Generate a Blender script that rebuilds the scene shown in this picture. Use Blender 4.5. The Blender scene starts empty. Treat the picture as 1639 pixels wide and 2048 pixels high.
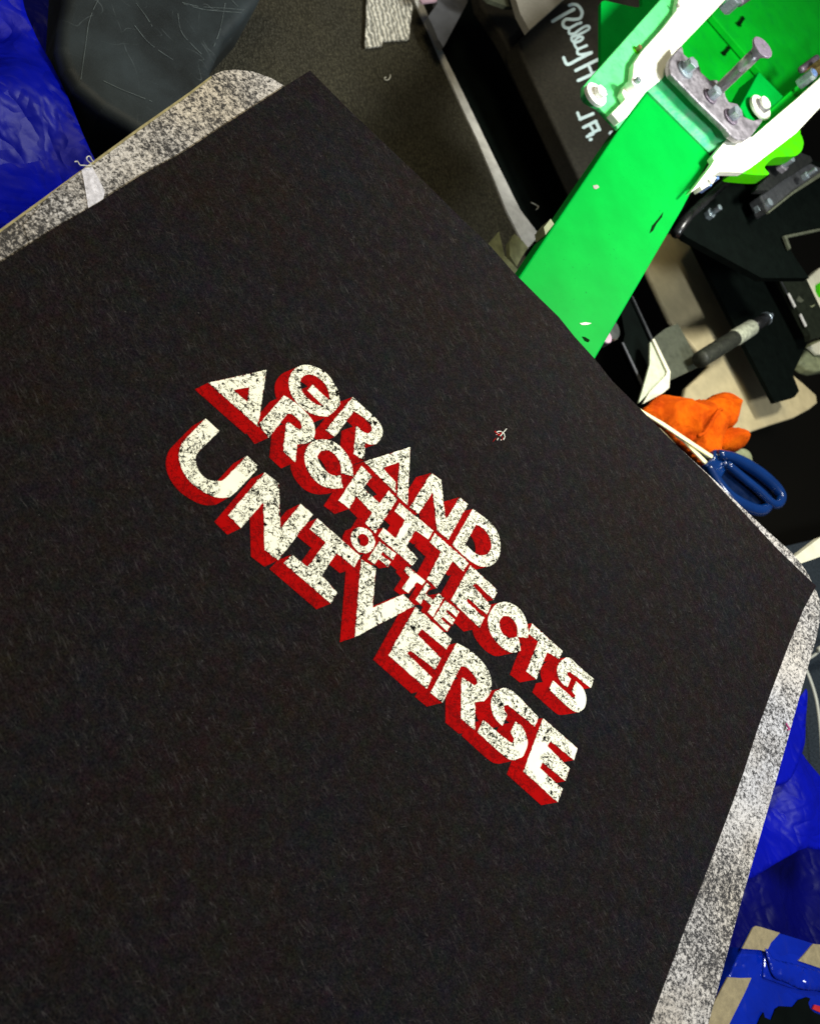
import bpy, bmesh, math, random
from mathutils import Vector, Matrix, noise
from mathutils.geometry import delaunay_2d_cdt
random.seed(7)
S = bpy.context.scene
COL = S.collection

# ------------------------------------------------------------------ camera
H = 0.30                                   # camera height over the platen top (metres)
F, CX, CY = 1850.0, 819.5, 1024.0
v1 = Vector((1520, -2204, F)).normalized()
v2 = Vector((5830, 5574, F)); v2 = (v2 - v1 * v1.dot(v2)).normalized()
nn = v2.cross(v1)
RW = Matrix((v2, v1, nn))                  # camera (x right, y down, z fwd) -> world

def P(u, v, z=0.0):
    """where the ray of photo point (u, v) meets the height z"""
    d = RW @ Vector((u - CX, v - CY, F))
    return d * ((z - H) / d.z) + Vector((0, 0, H))

def pxm(u, v, z=0.0):
    """metres per photo pixel there"""
    p = P(u, v, z) - Vector((0, 0, H))
    fw = RW @ Vector((0, 0, 1))
    return p.dot(fw) / F

cam_d = bpy.data.cameras.new('camera')
cam = bpy.data.objects.new('camera', cam_d)
COL.objects.link(cam)
cam_d.sensor_fit = 'VERTICAL'; cam_d.sensor_height = 36.0
cam_d.lens = F / 2048 * 36.0
cam_d.clip_start = 0.01; cam_d.clip_end = 50
right = RW @ Vector((1, 0, 0)); up = RW @ Vector((0, -1, 0)); back = RW @ Vector((0, 0, -1))
M = Matrix((right, up, back)).transposed().to_4x4()
M.translation = Vector((0, 0, H))
cam.matrix_world = M
cam_d.dof.use_dof = True
cam_d.dof.focus_distance = 0.42
cam_d.dof.aperture_fstop = 18
S.camera = cam

# ------------------------------------------------------------------ light
W = bpy.data.worlds.new('World'); S.world = W; W.use_nodes = True
W.node_tree.nodes['Background'].inputs[0].default_value = (0.78, 0.86, 1.0, 1)
W.node_tree.nodes['Background'].inputs[1].default_value = 0.085

def area(name, loc, target, size, power, color):
    d = bpy.data.lights.new(name, 'AREA'); d.shape = 'DISK'; d.size = size
    d.energy = power; d.color = color
    o = bpy.data.objects.new(name, d); COL.objects.link(o)
    o.location = loc
    o.rotation_euler = (Vector(target) - Vector(loc)).to_track_quat('-Z', 'Y').to_euler()
    return o
area('clamp_lamp', (0.20, 0.63, 0.27), (0.10, 0.56, 0), 0.07, 2.9, (1.0, 0.99, 0.90))
area('work_lamp', (0.50, 0.25, 0.62), (0.20, 0.20, 0), 0.14, 4.6, (0.90, 0.95, 1.0))
area('room_lamp', (-0.45, 0.35, 0.95), (0.0, 0.35, 0), 0.4, 5.2, (1.0, 0.85, 0.54))

S.view_settings.view_transform = 'Standard'
S.view_settings.look = 'None'
S.view_settings.exposure = 0.0
S.view_settings.gamma = 1.0
S.view_settings.use_curve_mapping = False

# ------------------------------------------------------------------ materials
class N:
    def __init__(s, name):
        s.m = bpy.data.materials.new(name); s.m.use_nodes = True
        s.t = s.m.node_tree; s.b = s.t.nodes['Principled BSDF']
        s.tc = s.t.nodes.new('ShaderNodeTexCoord')
        s.obj = s.tc.outputs['Object']
    def set(s, inp, v):
        if isinstance(v, (int, float)): inp.default_value = v
        elif isinstance(v, (tuple, list)):
            inp.default_value = tuple(v) + ((1,) if len(v) == 3 and len(inp.default_value) == 4 else ())
        else: s.t.links.new(v, inp)
    def mapping(s, scale=(1, 1, 1), rot=(0, 0, 0), loc=(0, 0, 0)):
        a = s.t.nodes.new('ShaderNodeMapping'); s.t.links.new(s.obj, a.inputs[0])
        a.inputs['Rotation'].default_value = rot; a.inputs['Location'].default_value = loc
        n = s.t.nodes.new('ShaderNodeMapping'); s.t.links.new(a.outputs[0], n.inputs[0])
        n.inputs['Scale'].default_value = scale
        return n.outputs[0]
    def noise(s, scale, detail=3, rough=.55, dist=0, vec=None, col=False):
        n = s.t.nodes.new('ShaderNodeTexNoise'); s.t.links.new(vec or s.obj, n.inputs['Vector'])
        n.inputs['Scale'].default_value = scale; n.inputs['Detail'].default_value = detail
        n.inputs['Roughness'].default_value = rough; n.inputs['Distortion'].default_value = dist
        return n.outputs['Color' if col else 'Fac']
    def voronoi(s, scale, feature='F1', vec=None, out='Distance'):
        n = s.t.nodes.new('ShaderNodeTexVoronoi'); n.feature = feature
        s.t.links.new(vec or s.obj, n.inputs['Vector']); n.inputs['Scale'].default_value = scale
        return n.outputs[out]
    def wave(s, scale, dist=0, vec=None, detail=2, dscale=1, rot='X'):
        n = s.t.nodes.new('ShaderNodeTexWave'); n.bands_direction = rot
        s.t.links.new(vec or s.obj, n.inputs['Vector'])
        n.inputs['Scale'].default_value = scale; n.inputs['Distortion'].default_value = dist
        n.inputs['Detail'].default_value = detail; n.inputs['Detail Scale'].default_value = dscale
        return n.outputs['Fac']
    def math(s, op, a, b=0.0, c=0.0):
        n = s.t.nodes.new('ShaderNodeMath'); n.operation = op
        s.set(n.inputs[0], a); s.set(n.inputs[1], b); s.set(n.inputs[2], c)
        return n.outputs[0]
    def ramp(s, fac, a, b, va=0.0, vb=1.0):
        n = s.t.nodes.new('ShaderNodeMapRange'); s.set(n.inputs['Value'], fac)
        n.inputs['From Min'].default_value = a; n.inputs['From Max'].default_value = b
        n.inputs['To Min'].default_value = va; n.inputs['To Max'].default_value = vb
        return n.outputs[0]
    def mix(s, fac, a, b):
        n = s.t.nodes.new('ShaderNodeMix'); n.data_type = 'RGBA'
        s.set(n.inputs[0], fac); s.set(n.inputs[6], a); s.set(n.inputs[7], b)
        return n.outputs[2]
    def bump(s, h, strength=.5, dist=.001):
        n = s.t.nodes.new('ShaderNodeBump'); s.set(n.inputs['Height'], h)
        n.inputs['Strength'].default_value = strength; n.inputs['Distance'].default_value = dist
        s.t.links.new(n.outputs[0], s.b.inputs['Normal'])
    def out(s, color=None, rough=None, metal=None, spec=None):
        if color is not None: s.set(s.b.inputs['Base Color'], color)
        if rough is not None: s.set(s.b.inputs['Roughness'], rough)
        if metal is not None: s.set(s.b.inputs['Metallic'], metal)
        if spec is not None: s.set(s.b.inputs['Specular IOR Level'], spec)
        return s.m

def m_plain(name, c, rough=.5, metal=0, spec=.5, var=.25, scale=60, bump=0, bscale=300, dirt=0, dirtc=(.02, .02, .02)):
    n = N(name)
    f = n.noise(scale, 5, .6)
    col = n.mix(n.ramp(f, .3, .7), tuple(x * (1 - var) for x in c), tuple(min(1, x * (1 + var)) for x in c))
    if dirt:
        d = n.math('MULTIPLY', n.ramp(n.noise(scale * 5, 5, .65), .58, .68), n.ramp(n.noise(scale * .7, 2), .4, .6))
        col = n.mix(n.math('MULTIPLY', d, dirt), col, dirtc)
    r = n.ramp(n.noise(scale * 2, 4), .3, .7, max(0, rough - .1), min(1, rough + .1))
    if bump: n.bump(n.noise(bscale, 4), bump, .0005)
    return n.out(col, r, metal, spec)

MT = {}
# black sheet with pale fibres
def m_paper():
    n = N('black_sheet')
    g = n.noise(1500, 3, .7)
    big = n.noise(16, 2)
    chroma = n.noise(150, 6, .8, col=True)
    base = n.mix(n.ramp(g, .38, .70), (.0008, .0006, .0005), (.0150, .0122, .0108))
    base = n.mix(.10, base, n.mix(n.ramp(big, .3, .7), (.03, .010, .006), (.008, .014, .034)))
    ch = n.t.nodes.new('ShaderNodeMix'); ch.data_type = 'RGBA'; ch.blend_type = 'OVERLAY'
    ch.inputs[0].default_value = 1.0
    n.t.links.new(base, ch.inputs[6]); n.t.links.new(chroma, ch.inputs[7])
    base = ch.outputs[2]
    fib = None
    for i, (rz, sc) in enumerate(((.22, 1900), (.48, 1700), (-.10, 2100), (-.7, 1800), (1.05, 2000))):
        v = n.mapping((.13, 1, 1), (0, 0, rz), (i * 3.1, i * 1.7, 0))
        th = .60 if i < 2 else .645
        f = n.ramp(n.noise(sc, 2, .5, .5, vec=v), th, th + .12)
        fib = f if fib is None else n.math('MAXIMUM', fib, f)
    fib = n.math('MULTIPLY', fib, n.ramp(n.noise(240, 4, .7), .40, .66))
    base = n.mix(n.math('MULTIPLY', fib, .52), base, (.066, .060, .058))
    dots = n.ramp(n.noise(900, 2, .5), .735, .77)
    base = n.mix(n.math('MULTIPLY', dots, .5), base, (.10, .095, .09))
    n.bump(n.math('ADD', g, n.math('MULTIPLY', fib, .5)), .5, .0003)
    return n.out(base, .85, 0, .06)
MT['paper'] = m_paper()

def m_ink(name, c, c2, amt, dark=(.004, .0035, .003)):
    n = N(name)
    a = n.noise(420, 4, .6, 1.1)
    crack = n.ramp(n.math('ABSOLUTE', n.math('SUBTRACT', a, .5)), .018, .044, 1, 0)
    crack = n.math('MULTIPLY', crack, n.ramp(n.noise(420, 2), .42, .48))
    sp = n.ramp(n.noise(1050, 3, .6, .8), .395 - .02 * (1 - amt), .355)
    spots = n.ramp(n.noise(480, 4, .62, 1.0), .425, .395)
    patch = n.ramp(n.noise(55, 3), .36, .50, .35, 1)
    sx = n.t.nodes.new('ShaderNodeSeparateXYZ'); n.t.links.new(n.obj, sx.inputs[0])
    patch = n.math('MULTIPLY', patch, n.ramp(sx.outputs[0], .05, .16, .86, .44))     # the pull of ink gets fuller to the right
    mask = n.math('MULTIPLY', n.math('MAXIMUM', n.math('MAXIMUM', crack, sp), spots), patch)
    mask = n.math('MULTIPLY', n.ramp(mask, .34, .48), amt)
    tint = n.mix(n.ramp(n.noise(90, 3), .3, .7), c, c2)
    col = n.mix(mask, tint, dark)
    n.bump(n.math('SUBTRACT', 1, mask), .5, .0001)
    return n.out(col, .8, 0, .04)
MT['ink_white'] = m_ink('cream_ink', (.92, .90, .72), (.89, .87, .67), 1.0)
MT['ink_red'] = m_ink('red_ink', (.36, .0006, .0006), (.27, .0006, .0005), .7, (.10, .001, .001))

def m_platen():
    n = N('platen_adhesive')
    a = n.noise(600, 5, .7, .5)
    b = n.noise(1400, 3, .6)
    zone = n.noise(22, 3, .6)
    flecks = n.math('ADD', n.math('MULTIPLY', a, .7), n.math('MULTIPLY', b, .3))
    fleck = n.ramp(n.math('ADD', flecks, n.ramp(zone, .3, .7, -.05, .08)), .44, .58)
    base = n.mix(n.ramp(n.noise(9, 3), .35, .65), (.60, .53, .42), (.56, .56, .59))
    base = n.mix(n.math('MULTIPLY', n.ramp(n.noise(38, 5, .6), .50, .68), .45), base, (.30, .25, .19))
    col = n.mix(n.math('MULTIPLY', fleck, .97), base, (.012, .011, .012))
    hair = n.ramp(n.math('ABSOLUTE', n.math('SUBTRACT', n.noise(260, 2, .5, 2.5), .5)), .0, .008, 1, 0)
    col = n.mix(n.math('MULTIPLY', hair, .5), col, (.08, .075, .07))
    n.bump(n.math('ADD', a, b), .7, .0006)
    return n.out(col, .7, 0, .3)
MT['platen'] = m_platen()
MT['platen_core'] = m_plain('platen_core', (.26, .22, .10), .6, var=.3, scale=300)
MT['tape_white'] = m_plain('white_tape', (.56, .55, .60), .5, var=.35, scale=420, dirt=1.0, bump=.5, bscale=900)

def m_green(name, c, dirt=.8, rough=.38, wear=0.0, spec=.09):
    n = N(name)
    f = n.noise(35, 4)
    col = n.mix(n.ramp(f, .3, .7), tuple(x * .88 for x in c), tuple(x * 1.08 for x in c))
    d = n.math('MULTIPLY', n.ramp(n.noise(480, 3, .6), .655, .71), n.ramp(n.noise(34, 2), .42, .6))
    col = n.mix(n.math('MULTIPLY', d, dirt), col, (.0, .06, .015))
    if wear:
        w = n.ramp(n.noise(150, 6, .7, vec=n.mapping((1, .5, 1), (0, 0, .4))), .42, .68)
        col = n.mix(n.math('MULTIPLY', w, wear), col, (.22, .30, .26))
    sm = n.ramp(n.noise(75, 6, .7, .3), .50, .72)
    col = n.mix(n.math('MULTIPLY', sm, .45), col, (0.0, .26, .03))
    gr = n.math('MULTIPLY', n.ramp(n.noise(1200, 3, .6), .66, .72), n.ramp(n.noise(26, 2), .45, .6))
    col = n.mix(n.math('MULTIPLY', gr, .7), col, (.0, .05, .01))
    n.bump(n.noise(120, 4), .10, .0006)
    return n.out(col, rough + .12, 0, spec)
MT['green'] = m_green('green_paint', (.0, .29, .030), spec=.03)
MT['green_deep'] = m_green('green_paint_plain', (.0002, .42, .016), .5, .5)
MT['green_worn'] = m_green('green_paint_worn', (.03, .50, .18), .4, .35, .6)
MT['green_pale'] = m_green('pale_green_paint', (.10, .66, .20), .2, .35, .1)
MT['lime'] = m_green('lime_plastic', (.06, .50, .001), .2, .3)

def m_steel(name, c, rough=.35, scale=120, blot=.5, metal=.9, bump=.15):
    n = N(name)
    a = n.noise(scale, 6, .68)
    col = n.mix(n.ramp(a, .35, .68), tuple(x * (1 - blot) for x in c), c)
    n.bump(n.noise(scale * 6, 4), bump, .0005)
    return n.out(col, n.ramp(n.noise(scale * 2, 4), .3, .7, rough - .1, rough + .15), metal, .5)
MT['white_steel'] = m_steel('bright_plated_steel', (.93, .94, .80), .42, 70, .12, .15, .1)
MT['grey_steel'] = m_steel('blotched_grey_steel', (.33, .31, .35), .45, 150, .6, .5, .5)
MT['zinc'] = m_steel('zinc_plated', (.42, .50, .55), .28, 90, .35, .65)
MT['blue_zinc_and_glint'] = m_steel('blue_zinc_and_glint', (.25, .42, .85), .3, 200, .2, .5)  # plating of the nuts, and the painted highlight on the edge bolt
MT['white_cap'] = m_steel('white_washer_metal', (.92, .93, .86), .35, 200, .08, .1)
MT['dark_steel'] = m_steel('dark_bolt_steel', (.24, .20, .26), .42, 300, .5, .6, .5)
MT['bronze'] = m_steel('bronze_nut', (.42, .26, .12), .4, 300, .4, .7)
MT['face_steel'] = m_steel('purple_grey_head', (.16, .13, .18), .5, 500, .4, .2, .5)
MT['bolt_shaft'] = m_steel('bolt_shaft_steel', (.42, .42, .42), .35, 300, .4, .7, .3)

MT['black_metal'] = m_plain('black_painted_metal', (.007, .008, .007), .5, var=.4, scale=150, bump=.2, bscale=700, dirt=.5, dirtc=(.05, .05, .045))
MT['black_soft'] = m_plain('black_matt_metal', (.0016, .003, .0024), .75, spec=.04, var=.3, scale=100)
MT['black_deep'] = m_plain('dark_fabric_floor', (.0055, .005, .0035), .9, spec=.1, var=.5, scale=700, bump=.5, bscale=1200)
MT['char'] = m_plain('charcoal_base', (.019, .017, .012), .75, spec=.25, var=.45, scale=450, bump=.4, bscale=1400)
MT['grey_bar'] = m_plain('grey_black_bar', (.03, .032, .035), .45, var=.3, scale=160)
MT['pale_strip'] = m_plain('pale_grey_edge', (.52, .52, .50), .6, var=.18, scale=130, dirt=.3, bump=.2)
MT['cream_board'] = m_plain('cream_board', (.50, .42, .24), .7, var=.14, scale=60, bump=.4, bscale=900, dirt=.12, dirtc=(.12, .04, .01))
MT['cream'] = m_plain('cream_plastic', (.62, .60, .46), .6, var=.1, scale=60)
MT['scrap'] = m_plain('pale_olive_scrap', (.20, .22, .12), .7, var=.35, scale=140, bump=.4)
MT['white_fin'] = m_plain('pale_green_card', (.45, .50, .36), .6, var=.2, scale=160, bump=.3)
MT['olive_panel'] = m_plain('olive_grey_panel', (.055, .062, .040), .6, var=.25, scale=160, dirt=.4, dirtc=(.2, .2, .18))
MT['grey_plank'] = m_plain('grey_plank', (.07, .073, .082), .6, var=.2, scale=130)
MT['grey_panel'] = m_plain('light_grey_panel', (.26, .25, .22), .65, var=.12, scale=400, bump=.3)
MT['decal'] = m_plain('pale_decal', (.55, .70, .72), .55, var=.12, scale=500)
MT['ink_black'] = m_plain('black_marking', (.001, .012, .002), .8, spec=.03)
MT['white_cable'] = m_plain('white_cable', (.65, .66, .58), .4, var=.1)
MT['blade'] = m_steel('scissor_blade', (.95, .90, .52), .45, 300, .12, .1)
MT['red_mark'] = m_plain('red_marking', (.45, .01, .015), .5)
MT['magenta'] = m_plain('magenta_thread', (.35, .03, .16), .8)
MT['lint'] = m_plain('white_lint', (.6, .6, .52), .8)
MT['beige_tape'] = m_plain('beige_tape', (.27, .22, .12), .75, var=.22, scale=250, bump=.5, bscale=1200)
MT['bluegrey'] = m_plain('blue_grey_carpet', (.035, .045, .055), .9, spec=.1, var=.6, scale=500, bump=.8, bscale=900)
MT['rod'] = m_plain('black_rod', (.008, .008, .008), .28, var=.3)
MT['rod_tape'] = m_plain('dusty_tape', (.014, .016, .010), .6, var=.6, scale=220, dirt=.6, dirtc=(.22, .23, .17))
MT['dust'] = m_plain('dusty_band', (.34, .36, .27), .7, var=.5, scale=260, dirt=.9, dirtc=(.04, .045, .03))
MT['frame_dust'] = m_plain('dusty_black_metal', (.010, .013, .008), .7, spec=.1, var=.4, scale=200, dirt=.5, dirtc=(.06, .07, .05))
MT['dark_glass'] = m_plain('dark_grey_knob', (.05, .055, .05), .25, var=.2)
MT['pink'] = m_plain('pinkish_plastic', (.40, .27, .33), .4)

def m_tarp(name, c, rough=.35, spec=.4):
    n = N(name)
    f = n.noise(18, 4)
    w = n.noise(38, 4, .5, .2)
    col = n.mix(n.ramp(f, .35, .65), tuple(x * .7 for x in c), c)
    cr = n.math('ABSOLUTE', n.math('SUBTRACT', n.noise(24, 3, .5, .3, vec=n.mapping((1, .45, 1), (0, 0, .9))), .5))
    cr2 = n.math('ABSOLUTE', n.math('SUBTRACT', n.noise(52, 2, .5, .2, vec=n.mapping((.5, 1, 1), (0, 0, .3))), .5))
    hh = n.math('ADD', n.ramp(cr, 0, .09), n.math('MULTIPLY', n.ramp(cr2, 0, .1), .5))
    n.bump(n.math('ADD', hh, n.math('MULTIPLY', w, .9)), .32, .004)
    return n.out(col, rough, 0, spec)
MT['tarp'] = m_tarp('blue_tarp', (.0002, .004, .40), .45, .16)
MT['tarp_shaded'] = m_tarp('shaded_blue_tarp', (.0002, .001, .16), .45, .15)  # same tarp, with the shade of its lower folds put into the colour
MT['film'] = m_tarp('glossy_blue_film', (.0005, .016, .34), .2, .5)

def m_orange():
    n = N('orange_cloth')
    f = n.noise(60, 4)
    col = n.mix(n.ramp(f, .3, .7), (.46, .045, .0005), (.85, .14, .001))
    n.bump(n.noise(900, 3, .8), 1.0, .0015)
    return n.out(col, .9, 0, .1)
MT['orange'] = m_orange()

def m_handle():
    n = N('blue_handle')
    n.b.inputs['Coat Weight'].default_value = .3
    return n.out(n.mix(n.noise(60), (.0003, .011, .06), (.0006, .026, .14)), .22, 0, .6)
MT['handle'] = m_handle()
MT['web'] = m_plain('dark_blue_web', (.0005, .006, .03), .3)

def m_carpet():
    n = N('ribbed_carpet')
    wob = n.mapping((1, 1, 1), (0, 0, .75))
    w1 = n.wave(105, 9.0, vec=wob, detail=4, dscale=1.6, rot='Y')
    cell = n.voronoi(430, vec=n.mapping((1, 1.5, 1), (0, 0, .75)))
    h = n.math('MULTIPLY', n.ramp(w1, 0, 1, .55, 1), n.ramp(cell, .0, .8, 1, .15))
    big = n.ramp(n.noise(14, 3), .3, .7)
    c1 = n.mix(big, (.080, .077, .060), (.108, .100, .063))
    fine = n.noise(900, 3, .7)
    hh = n.math('MULTIPLY', n.ramp(h, .15, .85), n.ramp(fine, .35, .65, .25, 1.5))
    col = n.mix(hh, (.030, .028, .020), c1)
    n.bump(n.math('ADD', h, fine), .9, .0015)
    return n.out(col, .9, 0, .1)
MT['carpet'] = m_carpet()

def m_duct():
    n = N('silver_tape')
    w = n.wave(70, 6.0, vec=n.mapping((1, 1, 1), (0, 0, .75)), detail=3, dscale=2.5, rot='Y')
    col = n.mix(w, (.22, .22, .19), (.95, .93, .82))
    n.bump(w, .9, .0012)
    return n.out(col, .4, .25, .5)
MT['duct'] = m_duct()

def m_scratch():
    n = N('scratched_black_plastic')
    col = n.mix(n.ramp(n.noise(16, 6, .6), .35, .65), (.006, .008, .009), (.024, .033, .038))
    s1 = n.ramp(n.math('ABSOLUTE', n.math('SUBTRACT', n.noise(9, 1, .5, .8, vec=n.mapping((1, 2.2, 1), (0, 0, .5))), .5)), 0, .0012, 1, 0)
    s2 = n.ramp(n.math('ABSOLUTE', n.math('SUBTRACT', n.noise(14, 1, .5, .5, vec=n.mapping((3, .8, 1), (0, 0, 1.1), (4, 2, 0))), .52)), 0, .0012, 1, 0)
    s = n.math('MULTIPLY', n.math('MAXIMUM', s1, s2), n.ramp(n.noise(70, 3), .45, .6))
    g = n.noise(1300, 3, .7)
    col = n.mix(n.math('MULTIPLY', s, .5), col, (.14, .17, .18))
    col = n.mix(n.math('MULTIPLY', n.ramp(g, .5, .8), .25), col, (.07, .08, .08))
    n.bump(g, .3, .0003)
    return n.out(col, .55, 0, .25)
MT['scratch'] = m_scratch()

# ------------------------------------------------------------------ builders
WL = {}
def mesh_obj(name, verts, faces, mat, parent=None, smooth=False, bevel=0, segs=2, weld=False):
    L = WL.get(parent.name, Vector()) if parent else Vector()
    me = bpy.data.meshes.new(name)
    me.from_pydata([tuple(Vector(v) - L) for v in verts], [], faces)
    bm = bmesh.new(); bm.from_mesh(me)
    if weld: bmesh.ops.remove_doubles(bm, verts=bm.verts, dist=1e-6)
    bmesh.ops.recalc_face_normals(bm, faces=bm.faces)
    bm.to_mesh(me); bm.free()
    me.materials.append(MT[mat] if isinstance(mat, str) else mat)
    if smooth:
        for p in me.polygons: p.use_smooth = True
    o = bpy.data.objects.new(name, me); COL.objects.link(o)
    if parent: o.parent = parent
    WL[o.name] = L
    if bevel:
        b = o.modifiers.new('bevel', 'BEVEL'); b.width = bevel; b.segments = segs; b.limit_method = 'ANGLE'; b.angle_limit = math.radians(40)
        b.harden_normals = False
    return o

def thing(name, label, cat, loc, group=None):
    o = bpy.data.objects.new(name, None); COL.objects.link(o)
    o.location = loc; o.empty_display_size = .02
    WL[o.name] = Vector(loc)
    o['label'] = label; o['category'] = cat
    if group: o['group'] = group
    return o
def tag(o, label, cat, group=None, kind=None):
    o['label'] = label; o['category'] = cat
    if group: o['group'] = group
    if kind: o['kind'] = kind
    return o

def smooth_pts(pts, n=5, closed=True):
    out = []; k = len(pts)
    for i in range(k if closed else k - 1):
        p0 = pts[(i - 1) % k] if closed or i > 0 else pts[i]
        p1 = pts[i]; p2 = pts[(i + 1) % k]
        p3 = pts[(i + 2) % k] if closed or i + 2 < k else pts[min(i + 1, k - 1)]
        for j in range(n):
            t = j / n
            out.append(tuple(.5 * (2 * b + (c - a) * t + (2 * a - 5 * b + 4 * c - d) * t * t + (3 * b - a - 3 * c + d) * t ** 3)
                       for a, b, c, d in zip(p0, p1, p2, p3)))
    if not closed: out.append(tuple(pts[-1]))
    return out

def prism(name, px, z, th, mat, parent=None, smooth=False, bevel=0, segs=2, z_of=None):
    """outline seen at photo points px, its top at height z, th thick (downwards)"""
    if smooth: px = smooth_pts(px)
    top = [P(u, v, z_of(u, v) if z_of else z) for u, v in px]
    return solid(name, top, th, mat, parent, bevel, segs)

def solid(name, top, th, mat, parent=None, bevel=0, segs=2):
    k = len(top)
    bot = [p - Vector((0, 0, th)) for p in top]
    idx, _ = tri(top)
    faces = [tuple(t) for t in idx] + [tuple(k + i for i in reversed(t)) for t in idx]
    faces += [(i, (i + 1) % k, k + (i + 1) % k, k + i) for i in range(k)]
    me = mesh_obj(name, top + bot, faces, mat, parent, bevel=0)
    if bevel:
        bm = bmesh.new(); bm.from_mesh(me.data)
        bmesh.ops.dissolve_limit(bm, angle_limit=.01, verts=bm.verts, edges=bm.edges)
        bm.to_mesh(me.data); bm.free()
        b = me.modifiers.new('bevel', 'BEVEL'); b.width = bevel; b.segments = segs; b.limit_method = 'ANGLE'; b.angle_limit = math.radians(50)
    return me

def tri(pts):
    from mathutils.geometry import tessellate_polygon
    return tessellate_polygon([[Vector((p.x, p.y, 0)) for p in pts]]), None

def union2d(faces_in, holes=(), eps=1e-7):
    """flat union of world-XY polygons (minus holes): returns verts, faces"""
    vs, fs = [], []
    for poly in list(faces_in) + list(holes):
        b = len(vs); vs += [Vector((p[0], p[1])) for p in poly]; fs.append(list(range(b, b + len(poly))))
    nf = len(faces_in)
    for f in fs:   # ccw
        a = sum(vs[f[i]].x * vs[f[(i + 1) % len(f)]].y - vs[f[(i + 1) % len(f)]].x * vs[f[i]].y for i in range(len(f)))
        if a < 0: f.reverse()
    r = delaunay_2d_cdt(vs, [], fs, 0, eps)
    ov, of, orig = r[0], r[2], r[5]
    keep = [f for f, o in zip(of, orig) if o and not any(i >= nf for i in o)]
    return ov, keep

def flat(name, polys, z, mat, parent, holes=(), th=0.0):
    ov, keep = union2d(polys, holes)
    vs = [Vector((v.x, v.y, z)) for v in ov]
    faces = [tuple(f) for f in keep]
    if th:
        n = len(vs); cnt = {}
        for f in faces:
            for i in range(len(f)):
                e = (f[i], f[(i + 1) % len(f)]); cnt[e] = cnt.get(e, 0) + 1
        vs2 = [v - Vector((0, 0, th)) for v in vs]
        side = [(a, n + a, n + b, b) for (a, b) in cnt if (b, a) not in cnt]
        faces = faces + side; vs = vs + vs2
    return mesh_obj(name, vs, faces, mat, parent)

def W2(px, z): return [P(u, v, z).xy for u, v in px]

def ribbon(path, w, z):
    """polygons (world XY) of a round-ended stroke w photo pixels wide"""
    out = []
    for (a, b) in zip(path, path[1:]):
        dx, dy = b[0] - a[0], b[1] - a[1]; l = math.hypot(dx, dy) or 1
        nx, ny = -dy / l * w / 2, dx / l * w / 2
        out.append(W2([(a[0] + nx, a[1] + ny), (b[0] + nx, b[1] + ny), (b[0] - nx, b[1] - ny), (a[0] - nx, a[1] - ny)], z))
    for a in path:
        out.append(W2([(a[0] + w / 2 * math.cos(t * math.pi / 5), a[1] + w / 2 * math.sin(t * math.pi / 5)) for t in range(10)], z))
    return out

def cyl(name, c, r, z0, z1, mat, parent=None, n=24, hexa=False, rot=0.0, r2=None, bevel=0):
    if hexa: n = 6
    r2 = r if r2 is None else r2
    v = []
    for z, rr in ((z0, r), (z1, r2)):
        v += [Vector((c[0] + rr * math.cos(rot + 2 * math.pi * i / n), c[1] + rr * math.sin(rot + 2 * math.pi * i / n), z)) for i in range(n)]
    f = [tuple(range(n)), tuple(range(n, 2 * n))] + [(i, (i + 1) % n, n + (i + 1) % n, n + i) for i in range(n)]
    return mesh_obj(name, v, f, mat, parent, bevel=bevel)

def tube(name, pts, radii, mat, parent=None, n=12, smooth=True):
    pts = [Vector(p) for p in pts]
    if isinstance(radii, (int, float)): radii = [radii] * len(pts)
    v, f = [], []
    for i, p in enumerate(pts):
        d = (pts[min(i + 1, len(pts) - 1)] - pts[max(i - 1, 0)]).normalized()
        a = d.cross(Vector((0, 0, 1)))
        if a.length < 1e-3: a = Vector((1, 0, 0))
        a.normalize(); b = d.cross(a).normalized()
        for k in range(n):
            t = 2 * math.pi * k / n
            v.append(p + (a * math.cos(t) + b * math.sin(t)) * radii[i])
    for i in range(len(pts) - 1):
        for k in range(n):
            f.append((i * n + k, i * n + (k + 1) % n, (i + 1) * n + (k + 1) % n, (i + 1) * n + k))
    f += [tuple(range(n)), tuple(range((len(pts) - 1) * n, len(pts) * n))]
    return mesh_obj(name, v, f, mat, parent, smooth=smooth)

def cloth(name, px, z, step, hfun, mat, parent=None, thick=.0006, smooth_outline=True):
    if smooth_outline: px = smooth_pts(px, 4)
    b = [P(u, v, z).xy for u, v in px]
    if sum(b[i - 1].x * b[i].y - b[i].x * b[i - 1].y for i in range(len(b))) < 0: b.reverse()
    x0, x1 = min(p.x for p in b), max(p.x for p in b); y0, y1 = min(p.y for p in b), max(p.y for p in b)
    pts = list(b); k = len(b)
    def inside(x, y):
        c = False
        for i in range(k):
            a, d = b[i], b[i - 1]
            if (a.y > y) != (d.y > y) and x < (d.x - a.x) * (y - a.y) / (d.y - a.y) + a.x: c = not c
        return c
    x = x0
    while x < x1:
        y = y0
        while y < y1:
            if inside(x, y): pts.append(Vector((x + random.uniform(-.1, .1) * step, y + random.uniform(-.1, .1) * step)))
            y += step
        x += step
    r = delaunay_2d_cdt(pts, [], [list(range(k))], 0, 1e-7)
    vs = [Vector((v.x, v.y, 0)) for v in r[0]]
    fs = [tuple(f) for f, o in zip(r[2], r[5]) if o]
    for v in vs:
        de = min(((v.xy - q).length for q in b))
        v.z = z + hfun(v.x, v.y, de)
    o = mesh_obj(name, vs, fs, mat, parent, smooth=True)
    s = o.modifiers.new('thick', 'SOLIDIFY'); s.thickness = thick; s.offset = -1
    return o

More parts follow.
